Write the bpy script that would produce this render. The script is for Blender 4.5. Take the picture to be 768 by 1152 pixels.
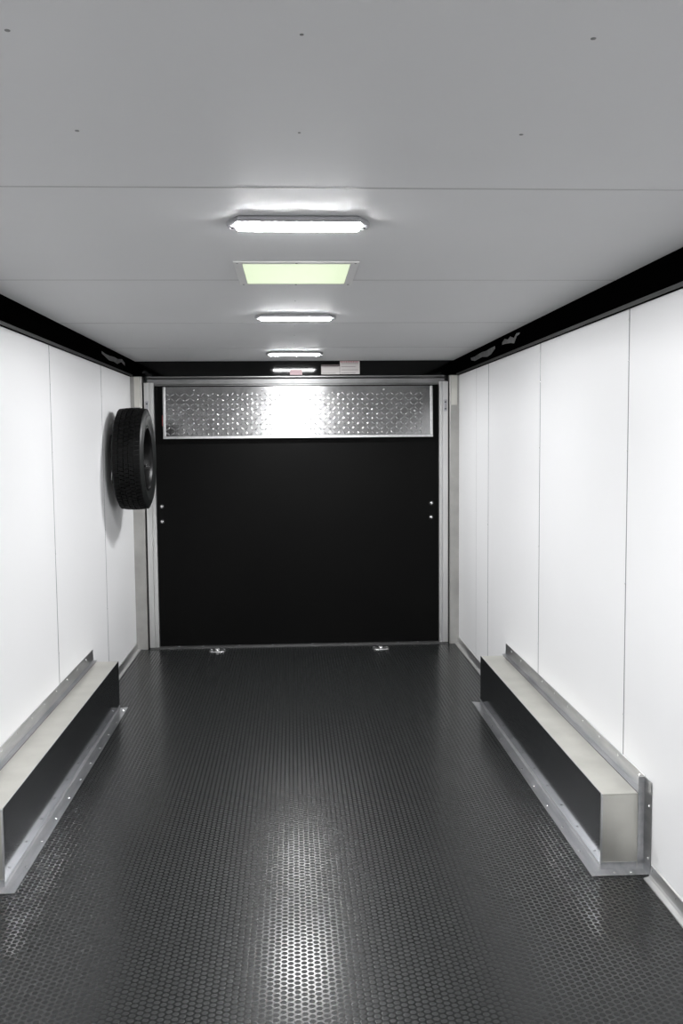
import bpy, bmesh, math, random
from mathutils import Vector, Matrix
random.seed(4)
S = bpy.context.scene
C = S.collection
for o in list(bpy.data.objects): bpy.data.objects.remove(o)
PI = math.pi

# ------------------------------------------------------------------ camera
F_PX, PITCH, YAW, ROLL = 1050.67, .0774, .0523, .0086
CAM = Vector((-.0365, 0, 1.5499))
def ray(u, v):
    c, s = math.cos(ROLL), math.sin(ROLL)
    u, v = u*c - v*s, u*s + v*c
    X, Z = u/F_PX, -v/F_PX
    Y = math.cos(PITCH) + Z*math.sin(PITCH); z = Z*math.cos(PITCH) - math.sin(PITCH)
    return Vector((X*math.cos(YAW) + Y*math.sin(YAW), -X*math.sin(YAW) + Y*math.cos(YAW), z))
fw = ray(0, 0); rt = (ray(F_PX, 0) - fw).normalized(); up = (ray(0, -F_PX) - fw).normalized()
cd = bpy.data.cameras.new('camera'); cam = bpy.data.objects.new('camera', cd); C.objects.link(cam)
cam.matrix_world = Matrix(((rt.x, up.x, -fw.x, CAM.x), (rt.y, up.y, -fw.y, CAM.y), (rt.z, up.z, -fw.z, CAM.z), (0, 0, 0, 1)))
cd.sensor_fit = 'HORIZONTAL'; cd.sensor_width = 36; cd.lens = F_PX/768*36; cd.clip_start = .02
S.camera = cam

# ------------------------------------------------------------------ world, exposure, lamp power
w = bpy.data.worlds.new('world'); S.world = w; w.use_nodes = True
w.node_tree.nodes['Background'].inputs[0].default_value = (.5, .55, .6, 1)
w.node_tree.nodes['Background'].inputs[1].default_value = .05
S.view_settings.view_transform = 'Standard'; S.view_settings.look = 'None'
S.view_settings.gamma = 1; S.view_settings.use_curve_mapping = False
S.view_settings.exposure = 0
LED = 300.0          # emission of the ceiling strips
VENT = .80          # emission of the daylit roof vent lens

# ------------------------------------------------------------------ materials
def mat(name, col, rough=.5, metal=0., coat=0., emit=None, estr=0, spec=None):
    m = bpy.data.materials.new(name); m.use_nodes = True
    b = m.node_tree.nodes['Principled BSDF']
    b.inputs['Base Color'].default_value = (*col, 1); b.inputs['Roughness'].default_value = rough
    b.inputs['Metallic'].default_value = metal; b.inputs['Coat Weight'].default_value = coat
    if spec is not None: b.inputs['Specular IOR Level'].default_value = spec
    if emit: b.inputs['Emission Color'].default_value = (*emit, 1); b.inputs['Emission Strength'].default_value = estr
    return m
def N(m, t, **k):
    n = m.node_tree.nodes.new(t)
    for a, v in k.items(): setattr(n, a, v)
    return n
def L(m, a, b): m.node_tree.links.new(a, b)
def B(m): return m.node_tree.nodes['Principled BSDF']
def noisy(m, col1, col2, scale, stretch=(1, 1, 1), r=None, bump=0, detail=4):
    tc = N(m, 'ShaderNodeTexCoord'); mp = N(m, 'ShaderNodeMapping'); mp.inputs['Scale'].default_value = stretch
    nz = N(m, 'ShaderNodeTexNoise'); nz.inputs['Scale'].default_value = scale; nz.inputs['Detail'].default_value = detail
    L(m, tc.outputs['Object'], mp.inputs[0]); L(m, mp.outputs[0], nz.inputs['Vector'])
    cr = N(m, 'ShaderNodeValToRGB'); cr.color_ramp.elements[0].position = .3; cr.color_ramp.elements[1].position = .7
    cr.color_ramp.elements[0].color = (*col1, 1); cr.color_ramp.elements[1].color = (*col2, 1)
    L(m, nz.outputs['Fac'], cr.inputs[0]); L(m, cr.outputs[0], B(m).inputs['Base Color'])
    if r:
        mr = N(m, 'ShaderNodeMapRange'); mr.inputs['To Min'].default_value = r[0]; mr.inputs['To Max'].default_value = r[1]
        L(m, nz.outputs['Fac'], mr.inputs[0]); L(m, mr.outputs[0], B(m).inputs['Roughness'])
    if bump:
        bp = N(m, 'ShaderNodeBump'); bp.inputs['Strength'].default_value = bump; bp.inputs['Distance'].default_value = .002
        L(m, nz.outputs['Fac'], bp.inputs['Height']); L(m, bp.outputs[0], B(m).inputs['Normal'])
    return m
M = {}
M['wall'] = noisy(mat('white wall sheet', (.85, .85, .87), .42, coat=.25), (.88, .88, .885), (.9, .9, .905), 1.2)
M['wall'].node_tree.nodes['Principled BSDF'].inputs['Coat Roughness'].default_value = .36
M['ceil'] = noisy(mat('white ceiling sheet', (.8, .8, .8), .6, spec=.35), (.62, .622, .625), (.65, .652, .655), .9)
M['seam'] = mat('grey seam strip', (.22, .22, .23), .4, .3)
M['cseam'] = mat('ceiling seam strip', (.42, .42, .42), .45)
M['black_gloss'] = mat('black satin trim', (.001, .001, .001), .7, spec=0)
M['black_header'] = mat('black gloss header', (.001, .0012, .0012), .06, spec=.3)
M['door'] = noisy(mat('matte black door skin', (.007, .007, .007), .5, spec=.06), (.0034, .0034, .0034), (.0044, .0044, .0042), 2)
M['alu'] = noisy(mat('mill aluminium', (.6, .6, .58), .3, 1), (.62, .61, .56), (.72, .71, .66), 7, r=(.34, .46))
M['alu_side'] = mat('polished aluminium', (.44, .45, .47), .13, 1)
M['galv'] = noisy(mat('galvanised angle', (.5, .5, .5), .35, 1), (.40, .41, .42), (.54, .54, .55), 45, (1, .12, 1), r=(.3, .45))
M['head'] = noisy(mat('dull head rail', (.4, .4, .4), .4, 1), (.2, .2, .2), (.26, .26, .26), 8, r=(.35, .45))
M['alu_trim'] = noisy(mat('brushed aluminium trim', (.72, .72, .72), .35, 1), (.62, .62, .62), (.76, .76, .76), 60, (1, .08, 1), r=(.28, .45))
M['alu_jamb'] = noisy(mat('satin aluminium jamb', (.6, .6, .6), .4, 1), (.62, .62, .61), (.7, .7, .69), 14, (1, 1, .1), r=(.35, .5))
M['post'] = noisy(mat('weathered aluminium post', (.5, .49, .46), .45, .6), (.36, .355, .34), (.45, .445, .425), 9, r=(.4, .55))
M['tread'] = noisy(mat('aluminium tread plate', (.62, .62, .62), .22, 1), (.34, .34, .34), (.39, .39, .39), 20, r=(.16, .2))
M['chrome'] = mat('bright zinc', (.8, .8, .8), .2, 1)
M['screw'] = mat('screw head', (.25, .25, .25), .45, .6)
M['dark'] = mat('dark gap', (.01, .01, .01), .6)
M['rubber'] = noisy(mat('tyre rubber', (.012, .012, .012), .6, spec=.12), (.003, .003, .003), (.006, .006, .006), 30)
M['side_rubber'] = mat('tyre sidewall rubber', (.009, .010, .0095), .45, spec=.3)
M['rim'] = mat('black steel rim', (.003, .003, .003), .35, spec=.2)
M['lens'] = mat('led lens', (.9, .9, .9), .3, emit=(.985, .99, 1.0), estr=LED)
M['grey_plastic'] = mat('silver grey plastic', (.42, .42, .44), .35, .5)
M['white_plastic'] = mat('white plastic', (.68, .68, .67), .5)
M['vent'] = mat('vent lens', (.35, .4, .3), .4, emit=(.88, 1.0, .70), estr=VENT)
M['paper'] = mat('label paper', (.55, .52, .51), .6)
M['pink'] = mat('pink label', (.55, .40, .42), .6)
M['red'] = mat('red print', (.35, .03, .05), .5)
M['red_lens'] = mat('red reflector', (.3, .005, .005), .3)
M['ink'] = mat('dark print', (.08, .06, .06), .6)
M['mottled'] = noisy(mat('grey film scrap', (.13, .13, .13), .35), (.015, .015, .015), (.13, .13, .13), 18)

# coin pattern rubber floor
m = M['floor'] = mat('black coin rubber', (.035, .036, .036), .4, spec=.27)
nt = m.node_tree
tc = N(m, 'ShaderNodeTexCoord')
def vm(op, a, b=None):
    n = N(m, 'ShaderNodeVectorMath', operation=op)
    for i, x in enumerate((a, b)):
        if x is None: continue
        if isinstance(x, tuple): n.inputs[i].default_value = x
        else: L(m, x, n.inputs[i])
    return n
SP = .0225; R3 = SP*math.sqrt(3)
def cell(off):
    a = vm('ADD', tc.outputs['Object'], (off[0] + 50*R3, off[1] + 400*SP, 0))
    d = vm('DIVIDE', a.outputs[0], (R3, SP, 1)); f = vm('FRACTION', d.outputs[0])
    s = vm('SUBTRACT', f.outputs[0], (.5, .5, 0)); q = vm('MULTIPLY', s.outputs[0], (R3, SP, 0))
    return vm('LENGTH', q.outputs[0]).outputs['Value']
mn = N(m, 'ShaderNodeMath', operation='MINIMUM'); L(m, cell((0, 0)), mn.inputs[0]); L(m, cell((R3/2, SP/2)), mn.inputs[1])
mr = N(m, 'ShaderNodeMapRange', interpolation_type='SMOOTHSTEP')
mr.inputs['From Min'].default_value = .0068; mr.inputs['From Max'].default_value = .0094
mr.inputs['To Min'].default_value = 1; mr.inputs['To Max'].default_value = 0
L(m, mn.outputs[0], mr.inputs[0])
bp = N(m, 'ShaderNodeBump'); bp.inputs['Distance'].default_value = .0012; bp.inputs['Strength'].default_value = .22
L(m, mr.outputs[0], bp.inputs['Height']); L(m, bp.outputs[0], B(m).inputs['Normal'])
rr = N(m, 'ShaderNodeMapRange'); rr.inputs['To Min'].default_value = .19; rr.inputs['To Max'].default_value = .48
L(m, mr.outputs[0], rr.inputs[0]); L(m, rr.outputs[0], B(m).inputs['Roughness'])
mx = N(m, 'ShaderNodeMix', data_type='RGBA'); mx.inputs['A'].default_value = (.0150, .0160, .0160, 1); mx.inputs['B'].default_value = (.0135, .0143, .0143, 1)
L(m, mr.outputs[0], mx.inputs['Factor']); L(m, mx.outputs['Result'], B(m).inputs['Base Color'])

# ------------------------------------------------------------------ helpers
def box(bm, x0, x1, y0, y1, z0, z1):
    x0, x1 = sorted((x0, x1)); y0, y1 = sorted((y0, y1)); z0, z1 = sorted((z0, z1))
    v = [bm.verts.new((x, y, z)) for x in (x0, x1) for y in (y0, y1) for z in (z0, z1)]
    for f in ((0, 1, 3, 2), (4, 6, 7, 5), (0, 4, 5, 1), (2, 3, 7, 6), (0, 2, 6, 4), (1, 5, 7, 3)): bm.faces.new([v[i] for i in f])
def prism(bm, pts, h, ax=2):
    """extrude the outline pts (two coordinates) between h[0] and h[1] on axis ax"""
    def P(a, b, c): return [(c, a, b), (a, c, b), (a, b, c)][ax]
    lo = [bm.verts.new(P(a, b, h[0])) for a, b in pts]; hi = [bm.verts.new(P(a, b, h[1])) for a, b in pts]
    n = len(pts); bm.faces.new(lo[::-1]); bm.faces.new(hi)
    for i in range(n): bm.faces.new((lo[i], lo[(i+1) % n], hi[(i+1) % n], hi[i]))
def dome(bm, p, n, r, h, seg=12):
    n = Vector(n).normalized(); a = n.orthogonal().normalized(); b = n.cross(a); p = Vector(p)
    rings = []
    for t, hh in ((1, 0), (1, .35), (.82, .75), (.45, .97)):
        rings.append([bm.verts.new(p + n*h*hh + (a*math.cos(q) + b*math.sin(q))*r*t) for q in (2*PI*i/seg for i in range(seg))])
    top = bm.verts.new(p + n*h)
    for A, Bq in zip(rings, rings[1:]):
        for i in range(seg): bm.faces.new((A[i], A[(i+1) % seg], Bq[(i+1) % seg], Bq[i]))
    for i in range(seg): bm.faces.new((rings[-1][i], rings[-1][(i+1) % seg], top))
    bm.faces.new(rings[0][::-1])
def tube(bm, pts, r, seg=10, closed=False):
    pts = [Vector(p) for p in pts]; n = len(pts); rings = []
    for i, p in enumerate(pts):
        t = (pts[(i+1) % n] - pts[i-1]) if closed else (pts[min(i+1, n-1)] - pts[max(i-1, 0)])
        t.normalize(); ref = Vector((0, 0, 1)) if abs(t.z) < .9 else Vector((1, 0, 0))
        a = t.cross(ref).normalized(); b = t.cross(a)
        rings.append([bm.verts.new(p + (a*math.cos(q) + b*math.sin(q))*r) for q in (2*PI*k/seg for k in range(seg))])
    for i in range(n if closed else n-1):
        A, Bq = rings[i], rings[(i+1) % n]
        for k in range(seg): bm.faces.new((A[k], A[(k+1) % seg], Bq[(k+1) % seg], Bq[k]))
    if not closed: bm.faces.new(rings[0][::-1]); bm.faces.new(rings[-1])
def obj(name, bm, material, parent=None, bevel=0, smooth=False, origin=None):
    bmesh.ops.recalc_face_normals(bm, faces=bm.faces)
    if origin is not None: bmesh.ops.translate(bm, verts=bm.verts, vec=-Vector(origin))
    me = bpy.data.meshes.new(name); bm.to_mesh(me); bm.free()
    me.materials.append(material)
    if smooth:
        for p in me.polygons: p.use_smooth = True
    o = bpy.data.objects.new(name, me); C.objects.link(o)
    if origin is not None: o.location = origin
    if parent: o.parent = parent
    if bevel:
        bv = o.modifiers.new('bevel', 'BEVEL'); bv.width = bevel; bv.segments = 2; bv.limit_method = 'ANGLE'
    return o
def tag(o, label, cat, group=None, kind=None):
    o['label'] = label; o['category'] = cat
    if group: o['group'] = group
    if kind: o['kind'] = kind
    return o
def thing(name, label, cat, loc=(0, 0, 0), group=None):
    o = bpy.data.objects.new(name, None); C.objects.link(o); o.location = loc; o.empty_display_size = .05
    return tag(o, label, cat, group)
def struct(name, bm, m_, **k):
    o = obj(name, bm, m_, **k); o['kind'] = 'structure'; return o
def copy_tree(o, parent=None):
    c = o.copy(); C.objects.link(c)
    if parent: c.parent = parent
    for ch in list(o.children): copy_tree(ch, c)
    return c
def nb(): return bmesh.new()

# ------------------------------------------------------------------ shell
W, H, YB, Y0 = 1.21, 2.13, 6.94, -2.6
bm = nb(); box(bm, -W-.05, W+.05, Y0-.05, 7.2, -.05, 0); struct('floor', bm, M['floor'])
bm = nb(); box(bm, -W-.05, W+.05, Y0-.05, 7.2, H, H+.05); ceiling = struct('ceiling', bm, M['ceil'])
bm = nb(); box(bm, -W-.05, -W, Y0-.05, 7.2, 0, H); wall_l = struct('wall_left', bm, M['wall'])
bm = nb(); box(bm, W, W+.05, Y0-.05, 7.2, 0, H); wall_r = struct('wall_right', bm, M['wall'])
bm = nb(); box(bm, -W, W, Y0-.05, Y0, 0, H); struct('wall_front', bm, M['wall'])

SEAMS = [3.42 + 1.235*k for k in range(-4, 3)]
for wl, sx in ((wall_l, -1), (wall_r, 1)):
    for i, y in enumerate(SEAMS):
        bm = nb(); x = sx*W
        prism(bm, [(x, y-.0035), (x-sx*.0012, y-.002), (x-sx*.0012, y+.002), (x, y+.0035)], (.05, 2.03))
        o = obj('panel_seam', bm, M['seam'], wl)
        for z in (.5, 1.0, 1.5, 1.83, 1.98):
            if y < 2: continue
            bm = nb(); dome(bm, (x-sx*.001, y, z), (-sx, 0, 0), .0038, .0015, 8); obj('screw', bm, M['chrome'], o)
bm = nb(); box(bm, W-.0006, W, 6.28, 6.2825, .05, 2.03); obj('panel_seam', bm, M['cseam'], wall_r)
for y in [2.21 + 1.247*k for k in range(-3, 4)]:
    bm = nb(); prism(bm, [(y-.005, H), (y-.003, H-.001), (y+.003, H-.001), (y+.005, H)], (-1.172, 1.172), 0)
    obj('panel_seam', bm, M['cseam'], ceiling)
for y in [1.39 + .43*k for k in range(-5, 13)]:
    if abs(((y-2.21+50*1.247) % 1.247)) < .05: continue
    for x in (-.43, -.015, .41):
        if y > 2.3 and (x != -.015 or any(abs(y-q) < .22 for q in (2.53, 3.3, 4.42, 6.26))): continue
        bm = nb(); dome(bm, (x, y, H), (0, 0, -1), .0042 if x != -.015 else .003, .0015, 10); obj('screw', bm, M['screw'], ceiling)

# black coves where walls meet the ceiling, and the black header over the door
for side, sx in (('left', -1), ('right', 1)):
    bm = nb()
    prism(bm, [(sx*1.168, H), (sx*1.172, 2.116), (sx*1.192, 2.032), (sx*1.194, 2.022), (sx*W, 2.020), (sx*W, H)], (Y0, YB), 1)
    cove = struct('trim_%d' % (1 if sx < 0 else 2), bm, M['black_gloss'])
    bm = nb(); prism(bm, [(sx*1.191, 2.0345), (sx*1.194, 2.0205), (sx*1.1915, 2.0195), (sx*1.1885, 2.034)], (Y0, YB), 1)
    obj('cove_lip', bm, mat('dark satin lip', (.003, .003, .003), .4, .0, spec=.15), cove)
bm = nb(); box(bm, -1.2095, 1.2095, YB, 7.19, 2.020, H); header = struct('trim_3', bm, M['black_header'])
# aluminium base angle along each wall, in runs broken by the wheel boxes
def base_angle(sx, y0, y1):
    bm = nb(); x = sx*W
    prism(bm, [(x, 0), (x-sx*.032, 0), (x-sx*.032, .004), (x-sx*.014, .008), (x-sx*.009, .016), (x-sx*.005, .05), (x-sx*.001, .052), (x, .052)], (y0, y1), 1)
    return bm
n = 0
for sx, side in ((-1, 'left'), (1, 'right')):
    for y0, y1 in ((Y0, 3.115), (5.43, 6.93)):
        o = struct('baseboard_%s' % side, base_angle(sx, y0, y1), M['alu_trim'])
        y = y0+.1
        while y < y1:
            if y > 2: bm = nb(); dome(bm, (sx*(W-.0052), y, .035), (-sx, 0, .1), .004, .002, 8); obj('screw', bm, M['chrome'], o)
            y += .2

# ------------------------------------------------------------------ rear ramp door and its frame
bm = nb(); box(bm, -1.075, 1.085, 6.985, 7.03, .012, 2.02)
door = struct('door_1', bm, M['door'], bevel=.003)
for x, z in ((-1.006, 1.064), (-1.006, .952), (1.008, 1.067), (1.006, .960)):
    bm = nb(); dome(bm, (x, 6.985, z), (0, -1, 0), .013, .008, 6); o = obj('bolt', bm, M['chrome'], door)
    bm = nb(); dome(bm, (x, 6.985, z), (0, -1, 0), .018, .002, 16); obj('washer', bm, M['dark'], o)
bm = nb(); box(bm, -.990, -.982, 6.978, 6.985, 1.66, 1.74); obj('reflector', bm, M['red_lens'], door, bevel=.002)
# jambs: post, dark gap, inner rail with two ribs
for k, (sx, xw, xg, xr, xi) in enumerate(((-1, 1.2095, 1.126, 1.112, 1.043), (1, 1.2095, 1.139, 1.127, 1.062))):
    bm = nb()
    prism(bm, [(sx*xw, 6.935), (sx*(xg+.006), 6.935), (sx*xg, 6.940), (sx*xg, 7.19), (sx*xw, 7.19)], (0, 2.02))
    post = struct('trim_%d' % (4+k), bm, M['post'])
    bm = nb(); box(bm, sx*(xg+.012), sx*(xg+.055), 6.931, 6.935, 1.80, 2.019); obj('cover_plate', bm, M['alu'], post, bevel=.001)
    bm = nb(); box(bm, sx*xg, sx*xr, 6.975, 7.03, 0, 2.02); obj('gap_seal', bm, M['dark'], post)
    bm = nb()
    a, b = xr, xi
    prism(bm, [(sx*a, 6.942), (sx*(a-.038), 6.942), (sx*(a-.040), 6.952), (sx*(a-.046), 6.952), (sx*(a-.048), 6.944), (sx*b, 6.944), (sx*b, 6.984), (sx*a, 6.984)], (.012, 1.975))
    jamb = struct('trim_%d' % (6+k), bm, M['alu_jamb'])
    lx = sx*(xr-.02)
    bm = nb(); box(bm, lx-.012, lx+.012, 6.934, 6.942, 1.755, 1.84); lt = obj('latch_keeper', bm, M['grey_plastic'], jamb, bevel=.002)
    for z in (1.772, 1.822):
        bm = nb(); dome(bm, (lx, 6.934, z), (0, -1, 0), .006, .004, 10); obj('screw', bm, M['dark'], lt)
# metal head rail under the black header
bm = nb()
prism(bm, [(6.944, 2.0195), (6.944, 2.012), (6.950, 2.008), (6.974, 2.000), (6.976, 1.966), (6.970, 1.960), (6.970, 1.954), (6.984, 1.954), (6.984, 2.0195)], (-1.09, 1.105), 0)
head = struct('trim_8', bm, M['head'])
# sill
bm = nb(); prism(bm, [(6.935, 0), (6.935, .005), (6.95, .012), (6.985, .012), (6.985, 0)], (-1.11, 1.125), 0)
sill = struct('trim_9', bm, mat('worn dark sill', (.16, .16, .16), .4, .8))
for x in (-.9, -.72, -.45, -.2, .1, .35, .75, .9):
    bm = nb(); dome(bm, (x, 6.965, .012), (0, 0, 1), .007, .003, 8); obj('screw', bm, M['grey_plastic'], sill)

# ------------------------------------------------------------------ diamond tread plate flap on the door
PX0, PX1, PZ0, PZ1, PY = -.978, 1.014, 1.566, 1.945, 6.962
tp = thing('tread_plate_panel', 'shiny diamond tread plate panel fixed across the top of the black ramp door', 'panel', (.018, 6.985, PZ0))
TILT = .052
def tobj(name, bm, m_, par=None, **k):
    for v_ in bm.verts:        # the flap leans: its lower edge stands out from the door
        if v_.co.y < 6.98: v_.co.y -= (PZ1-v_.co.z)*TILT
    bmesh.ops.translate(bm, verts=bm.verts, vec=-Vector(tp.location)); return obj(name, bm, m_, par or tp, **k)
bm = nb(); box(bm, PX0+.006, PX1-.006, PY, 6.984, PZ0+.004, PZ1)
plate = tobj('tread_plate', bm, M['tread'])
bm = nb()
pitch = .036
def lozenge(cx, cz, a):
    ln_, wd, hh, n_ = .0175, .0056, .0022, 8
    ca, sa = math.cos(a), math.sin(a); ring = []
    for i in range(n_):
        t = 2*PI*i/n_; u = ln_*math.cos(t); v = wd*math.sin(t)*(1 if abs(math.cos(t)) < .8 else .7)
        ring.append(bm.verts.new((cx+u*ca-v*sa, PY, cz+u*sa+v*ca)))
    top = [bm.verts.new((cx+s_*ln_*.5*ca, PY-hh, cz+s_*ln_*.5*sa)) for s_ in (1, -1)]
    for i in range(n_):
        j = (i+1) % n_
        ti = 0 if math.cos(2*PI*(i+.5)/n_) > 0 else 1
        bm.faces.new((ring[i], ring[j], top[ti]))
        if i in (1, 5): pass
    # close the ridge between both tops
    bm.faces.new((ring[2], top[1], top[0])); bm.faces.new((ring[6], top[0], top[1]))
nx = int((PX1-PX0-.05)/pitch); nz = int((PZ1-PZ0-.05)/pitch)
for i in range(nx):
    for j in range(nz):
        lozenge(PX0+.035+i*pitch, PZ0+.035+j*pitch, PI/4 if (i+j) % 2 else -PI/4)
tobj('tread_pattern', bm, M['tread'], plate, smooth=True)
bm = nb(); prism(bm, [(PY-.006, PZ0), (PY-.006, PZ0+.016), (PY-.001, PZ0+.018), (6.984, PZ0+.018), (6.984, PZ0)], (PX0, PX1), 0); tobj('bottom_edge', bm, M['alu_trim'])
for x0, x1 in ((PX0, PX0+.018), (PX1-.018, PX1)):
    bm = nb(); box(bm, x0, x1, PY-.006, 6.984, PZ0+.0165, PZ1); tobj('side_edge', bm, M['alu_trim'], bevel=.003)
for x, z in [(-.75, 1.92), (-.25, 1.92), (.08, 1.92), (.65, 1.92), (-.85, 1.76), (.30, 1.738), (-.28, 1.738), (.88, 1.76)]:
    bm = nb(); dome(bm, (x, PY, z), (0, -1, 0), .008, .006, 10); tobj('screw', bm, M['chrome'])

# ------------------------------------------------------------------ wheel boxes
def wheel_box(sx, xi, y0, y1, label):
    t = thing('wheel_well_box', label, 'wheel box', (sx*(xi+W)/2, (y0+y1)/2, 0), 'aluminium wheel boxes')
    h = .28; T = Vector(t.location)
    def ob(name, bm, m_, par=None, **k):
        bmesh.ops.translate(bm, verts=bm.verts, vec=-T); return obj(name, bm, m_, par or t, **k)
    def scr(p, n_, par): bm = nb(); dome(bm, p, n_, .0055, .003, 8); ob('screw', bm, M['chrome'], par)
    g = .0015
    bm = nb(); box(bm, sx*(xi+g), sx*(W-.0019), y0+g, y1-g, h-.003, h); ob('top_panel', bm, M['alu'])
    bm = nb(); box(bm, sx*xi, sx*(xi+.003), y0, y1, .001, h+.0005); ob('side_panel', bm, M['alu_side'])
    for ya, yb in ((y0, y0+.003), (y1-.003, y1)):
        bm = nb(); box(bm, sx*(xi+.0032), sx*(W-.0019), ya, yb, .001, h-.0035); ob('end_panel', bm, M['alu'])
    # corner bead between side and front end
    bm = nb(); box(bm, sx*(xi-.0015), sx*(xi+.005), y0-.0015, y0+.005, .003, h+.001); ob('corner_bead', bm, M['alu_trim'])
    # angle along the floor, mitred at the corners
    f = .046
    for nm, pts in (('floor_flange', [(sx*xi, y0), (sx*(xi-f), y0-f), (sx*(xi-f), y1-.0+.02), (sx*xi, y1+.0)]),
                    ('floor_flange', [(sx*xi, y0), (sx*(xi-f), y0-f), (sx*(W-.004), y0-f), (sx*(W-.004), y0)])):
        bm = nb(); prism(bm, pts, (.0005, .004)); fo = ob(nm, bm, M['galv'], bevel=.001)
        if pts[2][1] > y0:
            y = y0+.15
            while y < y1-.05: scr((sx*(xi-.03), y, .004), (0, 0, 1), fo); y += .22
        else:
            for q in (.04, .1): scr((sx*(xi+q), y0-.03, .004), (0, 0, 1), fo)
    bm = nb(); box(bm, sx*(xi-.0025), sx*xi, y0, y1, .003, .022); ob('flange_upright', bm, M['galv'])
    bm = nb(); box(bm, sx*xi, sx*(W-.03), y0-.0025, y0, .003, .03); ob('flange_upright', bm, M['galv'])
    # angle along the wall over the top, with a thin leg on the top panel
    bm = nb()
    prism(bm, [(sx*(W-.0019), h), (sx*(W-.026), h), (sx*(W-.026), h+.0025), (sx*(W-.005), h+.0035), (sx*(W-.0042), h+.063), (sx*(W-.0019), h+.065)], (y0+.001, y1+.03), 1)
    wf = ob('wall_flange', bm, M['galv'])
    y = y0+.05
    while y < y1: scr((sx*(W-.0044), y, h+.048), (-sx, 0, 0), wf); y += .22
    bm = nb(); box(bm, sx*(W-.0275), sx*(W-.026), y0, y1, h, h+.001); ob('sealant_line', bm, M['ink'], wf)
    # upright angle on the near end
    bm = nb()
    prism(bm, [(sx*(W-.0019), y0), (sx*(W-.027), y0), (sx*(W-.027), y0-.0025), (sx*(W-.006), y0-.005), (sx*(W-.0042), y0-.062), (sx*(W-.0019), y0-.064)], (.0045, h+.062))
    wf = ob('end_flange', bm, M['galv'])
    for z in (.06, .25): scr((sx*(W-.0044), y0-.045, z), (-sx, 0, 0), wf)
    return t
wheel_box(-1, 1.055, 3.205, 5.39, 'long low aluminium wheel box on the floor along the left wall, below the spare tyre')
wheel_box(1, 1.050, 3.19, 5.335, 'long low aluminium wheel box along the right wall, its pale near end face showing')

# ------------------------------------------------------------------ spare tyre
TY, TZ, TR = 6.20, 1.435, .333
XW, XF = -1.168, -.966          # wall side and face side
xc = (XW+XF)/2; hw = (XF-XW)/2
tyre = thing('spare_tyre', 'black spare tyre hanging on the left wall near the ramp door', 'tyre', (xc, TY, TZ))
XS = 1.12
def lathe(bm, prof, seg, closed=True, fn=None):
    prof = [(x*XS, q) for x, q in prof]
    rings = []
    for i in range(seg):
        a = 2*PI*i/seg
        rings.append([bm.verts.new((x, (r if fn is None else fn(j, i, r))*math.cos(a), (r if fn is None else fn(j, i, r))*math.sin(a))) for j, (x, r) in enumerate(prof)])
    n = len(prof)
    for i in range(seg):
        A, Bq = rings[i], rings[(i+1) % seg]
        for j in range(n if closed else n-1): bm.faces.new((A[j], A[(j+1) % n], Bq[(j+1) % n], Bq[j]))
tw = .070
# carcass with sidewalls
prof = []
for s_ in (1, -1):
    side = [(.060, .205), (.074, .208), (.080, .222), (.0795, .226), (.086, .245), (.0895, .268), (.0885, .283), (.0865, .285), (.084, .303), (.076, .318), (tw, .3235)]
    prof += [(s_*a, b) for a, b in (side if s_ == 1 else side[::-1])]
prof += [(-.055, .212), (.055, .212)]
bm = nb(); lathe(bm, prof, 96); obj('carcass', bm, M['side_rubber'], tyre, smooth=True)
# tread ribs and blocks
xs = []
edges = [-.0745, -.047, -.042, -.017, -.012, .012, .017, .042, .047, .0745]
ribs = [(-.0745, -.046), (-.041, -.0165), (-.0115, .0115), (.0165, .041), (.046, .0745)]
bm = nb(); seg = 72
for k, (a, b) in enumerate(ribs):
    for i in range(seg):
        a0 = 2*PI*(i+.08+.3*(k % 2))/seg; a1 = 2*PI*(i+.92+.3*(k % 2))/seg; sk = 2*PI*.18/seg*(1 if k % 2 else -1)
        vs = []
        for ang, shift in ((a0, 0), (a1, 0)):
            for x in (a, b):
                aa = ang + sk*(x-a)/(b-a)
                ro = TR - .0055*(abs(x)/tw)**2.5
                for r in (.316, ro): vs.append(bm.verts.new((x*XS, r*math.cos(aa), r*math.sin(aa))))
        for f in ((0, 1, 3, 2), (4, 6, 7, 5), (0, 4, 5, 1), (2, 3, 7, 6), (1, 5, 7, 3)): bm.faces.new([vs[q] for q in f])
obj('tread', bm, M['rubber'], tyre)
# steel wheel
bm = nb()
lathe(bm, [(.078, .199), (.080, .207), (.074, .209), (.060, .203), (.045, .188), (-.045, .188), (-.060, .203), (-.076, .209), (-.080, .205), (-.062, .196), (-.050, .180), (.038, .180), (.056, .194)], 72)
rim = obj('wheel_rim', bm, M['rim'], tyre, smooth=True)
bm = nb(); lathe(bm, [(.0, .181), (.012, .150), (.034, .120), (.030, .090), (.022, .060), (.028, .044), (.022, .042), (.012, .058), (.020, .090), (.024, .115), (.004, .146), (-.01, .181)], 60)
disc = obj('wheel_disc', bm, M['rim'], rim, smooth=True)
for k in range(5):
    a = 2*PI*k/5 - PI/2 + PI/5
    p = (.021, .0595*math.cos(a), .0595*math.sin(a)-.004)
    if p[2] < -.02:
        bm = nb(); prism(bm, [(p[1]+.0135*math.cos(q*PI/3), p[2]+.0135*math.sin(q*PI/3)) for q in range(6)], (.062, .084), 0); o = obj('lug_nut', bm, M['chrome'], rim, bevel=.002)
        bm = nb(); tube(bm, [(.015, p[1], p[2]), (.094, p[1], p[2])], .006, 10); obj('stud', bm, M['chrome'], rim)
    else:
        bm = nb(); dome(bm, (.022, p[1], p[2]), (1, 0, 0), .010, .003, 12); obj('lug_hole', bm, M['dark'], rim)
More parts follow.
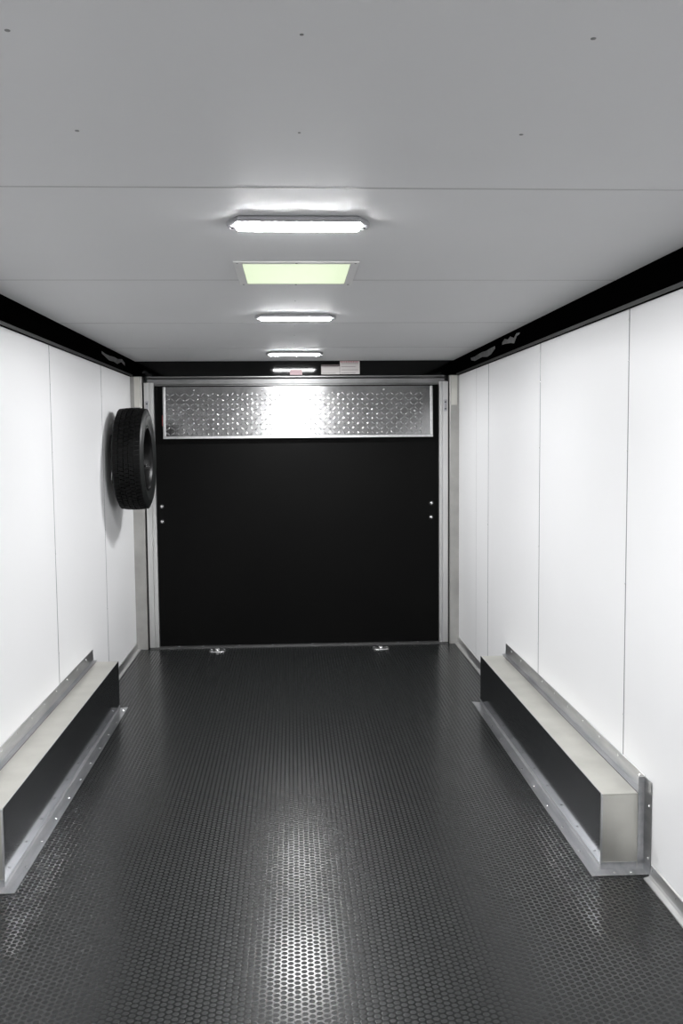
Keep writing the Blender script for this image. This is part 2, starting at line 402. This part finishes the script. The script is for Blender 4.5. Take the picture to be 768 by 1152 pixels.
# bracket that carries the tyre off the wall
bm = nb(); box(bm, -W+.0005-xc, -1.200-xc, -.04, .04, -.16, .16); br = obj('mounting_bracket', bm, M['rim'], tyre, bevel=.003)
bm = nb(); tube(bm, [(-1.202-xc, 0, -.02), (.02, 0, -.02)], .022, 14); obj('bracket_arm', bm, M['rim'], br)
bm = nb(); box(bm, .006, .016, -.05, .05, -.065, -.03); obj('bracket_plate', bm, M['rim'], br, bevel=.002)
bm = nb(); tube(bm, [(.074, .14, .14), (.082, .148, .148)], .004, 8); obj('valve_stem', bm, M['dark'], tyre)

# ------------------------------------------------------------------ ceiling lights
def fixture(y, label):
    t = thing('ceiling_light', label, 'ceiling light', (-.012, y, H), 'LED strip lights down the middle of the ceiling')
    L2, w2 = .190, .058
    out = [(-L2, .008), (-L2+.004, .030), (-L2+.014, .042), (-L2+.030, w2), (L2-.030, w2), (L2-.014, .042), (L2-.004, .030), (L2, .008),
           (L2-.006, -.012), (L2-.018, -.032), (L2-.034, -w2), (-L2+.034, -w2), (-L2+.018, -.032), (-L2+.006, -.012)]
    bm = nb(); prism(bm, out, (-.016, -.0005)); body = obj('housing', bm, M['grey_plastic'], t, bevel=.004)
    for sx in (-1, 1):
        bm = nb(); tube(bm, [(sx*(L2-.014)+.009*math.cos(q), .010+.014*math.sin(q), -.016) for q in (2*PI*i/20 for i in range(20))], .0028, 6, True); obj('screw_eye', bm, M['grey_plastic'], body, smooth=True)
        bm = nb(); dome(bm, (sx*(L2-.014), .010, -.0162), (0, 0, -1), .0065, .003, 12); obj('screw', bm, M['chrome'], body)
    # lens: rounded bar with tapered ends
    bm = nb(); rings = []
    for x, s_ in ((-.164, .30), (-.162, .70), (-.158, .88), (-.150, .97), (-.140, 1), (.140, 1), (.150, .97), (.158, .88), (.162, .70), (.164, .30)):
        rings.append([bm.verts.new((x, .048*(.72+.28*s_)*math.cos(a), -.0162 - .0055*s_*abs(math.sin(a))**.6)) for a in (PI*i/12 for i in range(13))])
    for A, Bq in zip(rings, rings[1:]):
        for i in range(12): bm.faces.new((A[i], A[i+1], Bq[i+1], Bq[i]))
    bm.faces.new(rings[0]); bm.faces.new(rings[-1])
    for k_ in range(len(rings)-1): bm.faces.new((rings[k_][0], rings[k_][-1], rings[k_+1][-1], rings[k_+1][0]))
    obj('lens', bm, M['lens'], t, smooth=True)
    return t
fx = fixture(2.53, 'nearest and largest of the lit ceiling strip lights, in front of the yellowish square vent')
for y, lb in ((4.42, 'middle lit ceiling strip light, just beyond the yellowish square vent'),
              (6.26, 'farthest lit ceiling strip light, beside the black header'),
              (.66, 'ceiling strip light above the camera, out of view'), (-1.22, 'ceiling strip light behind the camera, out of view')):
    c = copy_tree(fx); c.location.y = y; c['label'] = lb

# ------------------------------------------------------------------ roof vent
v = thing('roof_vent', 'square ceiling vent with a glowing yellow-green lens in a white frame', 'vent', (-.014, 3.31, H))
def ring_prism(bm, ax, ay, bx, by, z0, z1):
    o1 = [(-ax, -ay), (ax, -ay), (ax, ay), (-ax, ay)]; i1 = [(-bx, -by), (bx, -by), (bx, by), (-bx, by)]
    V = {(k, z): [bm.verts.new((p[0], p[1], z)) for p in q] for k, q in (('o', o1), ('i', i1)) for z in (z0, z1)}
    for i in range(4):
        j = (i+1) % 4
        bm.faces.new((V['o', z0][i], V['o', z0][j], V['o', z1][j], V['o', z1][i]))
        bm.faces.new((V['i', z0][j], V['i', z0][i], V['i', z1][i], V['i', z1][j]))
        bm.faces.new((V['o', z0][j], V['o', z0][i], V['i', z0][i], V['i', z0][j]))
        bm.faces.new((V['o', z1][i], V['o', z1][j], V['i', z1][j], V['i', z1][i]))
bm = nb(); ring_prism(bm, .206, .222, .176, .192, -.006, -.0005); fr = obj('frame', bm, M['white_plastic'], v, bevel=.002)
bm = nb(); box(bm, -.1765, .1765, -.1925, .1925, -.0055, -.0020); obj('lens', bm, M['vent'], v)
for x in (-.193, 0, .193):
    for y in (-.208, .208):
        bm = nb(); dome(bm, (x, y, -.006), (0, 0, -1), .004, .002, 8); obj('screw', bm, M['screw'], fr)

# ------------------------------------------------------------------ floor tie-downs in front of the sill
def tie_down(x, y, label):
    t = thing('tie_down_ring', label, 'tie-down ring', (x, y, 0), 'recessed tie-down rings at the door sill')
    bm = nb(); rings = []
    for r, z in ((.050, .0005), (.049, .005), (.043, .0065), (.036, .0055), (.020, .002), (0.004, .0015)):
        rings.append([bm.verts.new((r*(1.25 if r > .03 else 1)*math.copysign(abs(math.cos(a))**.6, math.cos(a)), r*math.copysign(abs(math.sin(a))**.6, math.sin(a)), z)) for a in (2*PI*i/32 for i in range(32))])
    for A, Bq in zip(rings, rings[1:]):
        for i in range(32): bm.faces.new((A[i], A[(i+1) % 32], Bq[(i+1) % 32], Bq[i]))
    bm.faces.new(rings[-1]); bm.faces.new(rings[0][::-1])
    obj('pan', bm, M['alu_trim'], t, smooth=True)
    pts = [(-.024, .022, .010), (-.012, -.010, .011), (0, -.027, .011), (.012, -.010, .011), (.024, .022, .010)]
    bm = nb(); tube(bm, pts, .0045, 8, True); obj('ring', bm, M['chrome'], t, smooth=True)
    bm = nb(); box(bm, -.016, .016, .013, .029, .005, .016); obj('clamp', bm, M['chrome'], t, bevel=.003)
    for a, b in ((-1, -1), (1, -1), (-1, 1), (1, 1)):
        bm = nb(); dome(bm, (a*.046, b*.035, .0055), (0, 0, 1), .007, .004, 8); obj('screw', bm, M['chrome'], t)
    return t
td = tie_down(-.603, 6.835, 'small bright tie-down ring in the floor, left of the two at the black door')
c = copy_tree(td); c.location = (.603, 6.812, 0); c['label'] = 'small bright tie-down ring in the floor, right of the two at the black door'

# ------------------------------------------------------------------ stickers on the black header
YH = YB-.0006
def sticker(x0, x1, z0, z1, m_, label, lines, band=None):
    bm = nb(); box(bm, x0, x1, YH-.0006, YB-.0002, z0, z1)
    o = obj('warning_sticker', bm, m_, origin=Vector(((x0+x1)/2, YB, z0))); tag(o, label, 'sticker', 'stickers on the black header')
    for k in range(lines):
        z = z1-.018-(z1-z0-.026)*k/max(1, lines-1) if lines > 1 else (z0+z1)/2
        bm = nb(); box(bm, x0+.010, x1-.010-.02*(k % 2), YH-.0009, YH-.0005, z-.0012, z+.0012)
        bmesh.ops.translate(bm, verts=bm.verts, vec=-o.location); obj('print_line', bm, M['ink'], o)
    if band:
        bm = nb()
        if band == 'red':
            x = x0+.003
            while x < x1-.008: box(bm, x, x+.006, YH-.0010, YH-.0005, z1-.010, z1-.002); x += .0105
        else: box(bm, x0, x1, YH-.0010, YH-.0005, z1-.014, z1)
        bmesh.ops.translate(bm, verts=bm.verts, vec=-o.location)
        obj('band', bm, M['red'] if band == 'red' else M['ink'], o)
sticker(-.044, .046, 2.028, 2.066, M['pink'], 'small pinkish sticker on the black header under the light reflection', 0)
sticker(.186, .322, 2.030, 2.102, M['paper'], 'pale sticker with a dark top band, left of the taller pale sticker', 2, 'dark')
sticker(.324, .470, 2.031, 2.127, M['paper'], 'tallest pale sticker with a red row of marks along its top', 4, 'red')

# ------------------------------------------------------------------ ragged mottled grey patches laid on the coves
def patch(sx, y, ln_, zt, zb, seed, label):
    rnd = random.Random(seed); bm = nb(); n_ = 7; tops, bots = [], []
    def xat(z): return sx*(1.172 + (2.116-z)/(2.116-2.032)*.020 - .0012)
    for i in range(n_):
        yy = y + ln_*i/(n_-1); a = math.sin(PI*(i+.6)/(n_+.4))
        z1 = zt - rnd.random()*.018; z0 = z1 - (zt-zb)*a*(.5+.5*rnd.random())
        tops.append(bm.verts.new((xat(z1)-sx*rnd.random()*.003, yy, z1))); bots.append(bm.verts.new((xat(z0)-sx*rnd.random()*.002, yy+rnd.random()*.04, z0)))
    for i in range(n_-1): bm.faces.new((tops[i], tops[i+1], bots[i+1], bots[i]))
    o = obj('mottled_patch', bm, M['mottled'], origin=Vector((sx*1.18, y+ln_/2, zb)))
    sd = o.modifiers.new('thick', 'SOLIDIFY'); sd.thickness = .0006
    tag(o, label, 'film scrap', 'mottled patches on the black coves')
patch(1, 4.93, .42, 2.11, 2.07, 3, 'ragged grey patch on the right black cove, nearer one')
patch(1, 5.55, .75, 2.10, 2.045, 8, 'long faint grey patch on the right black cove by the corner')
patch(-1, 5.75, .8, 2.105, 2.05, 5, 'ragged grey patch on the left black cove above the spare tyre')
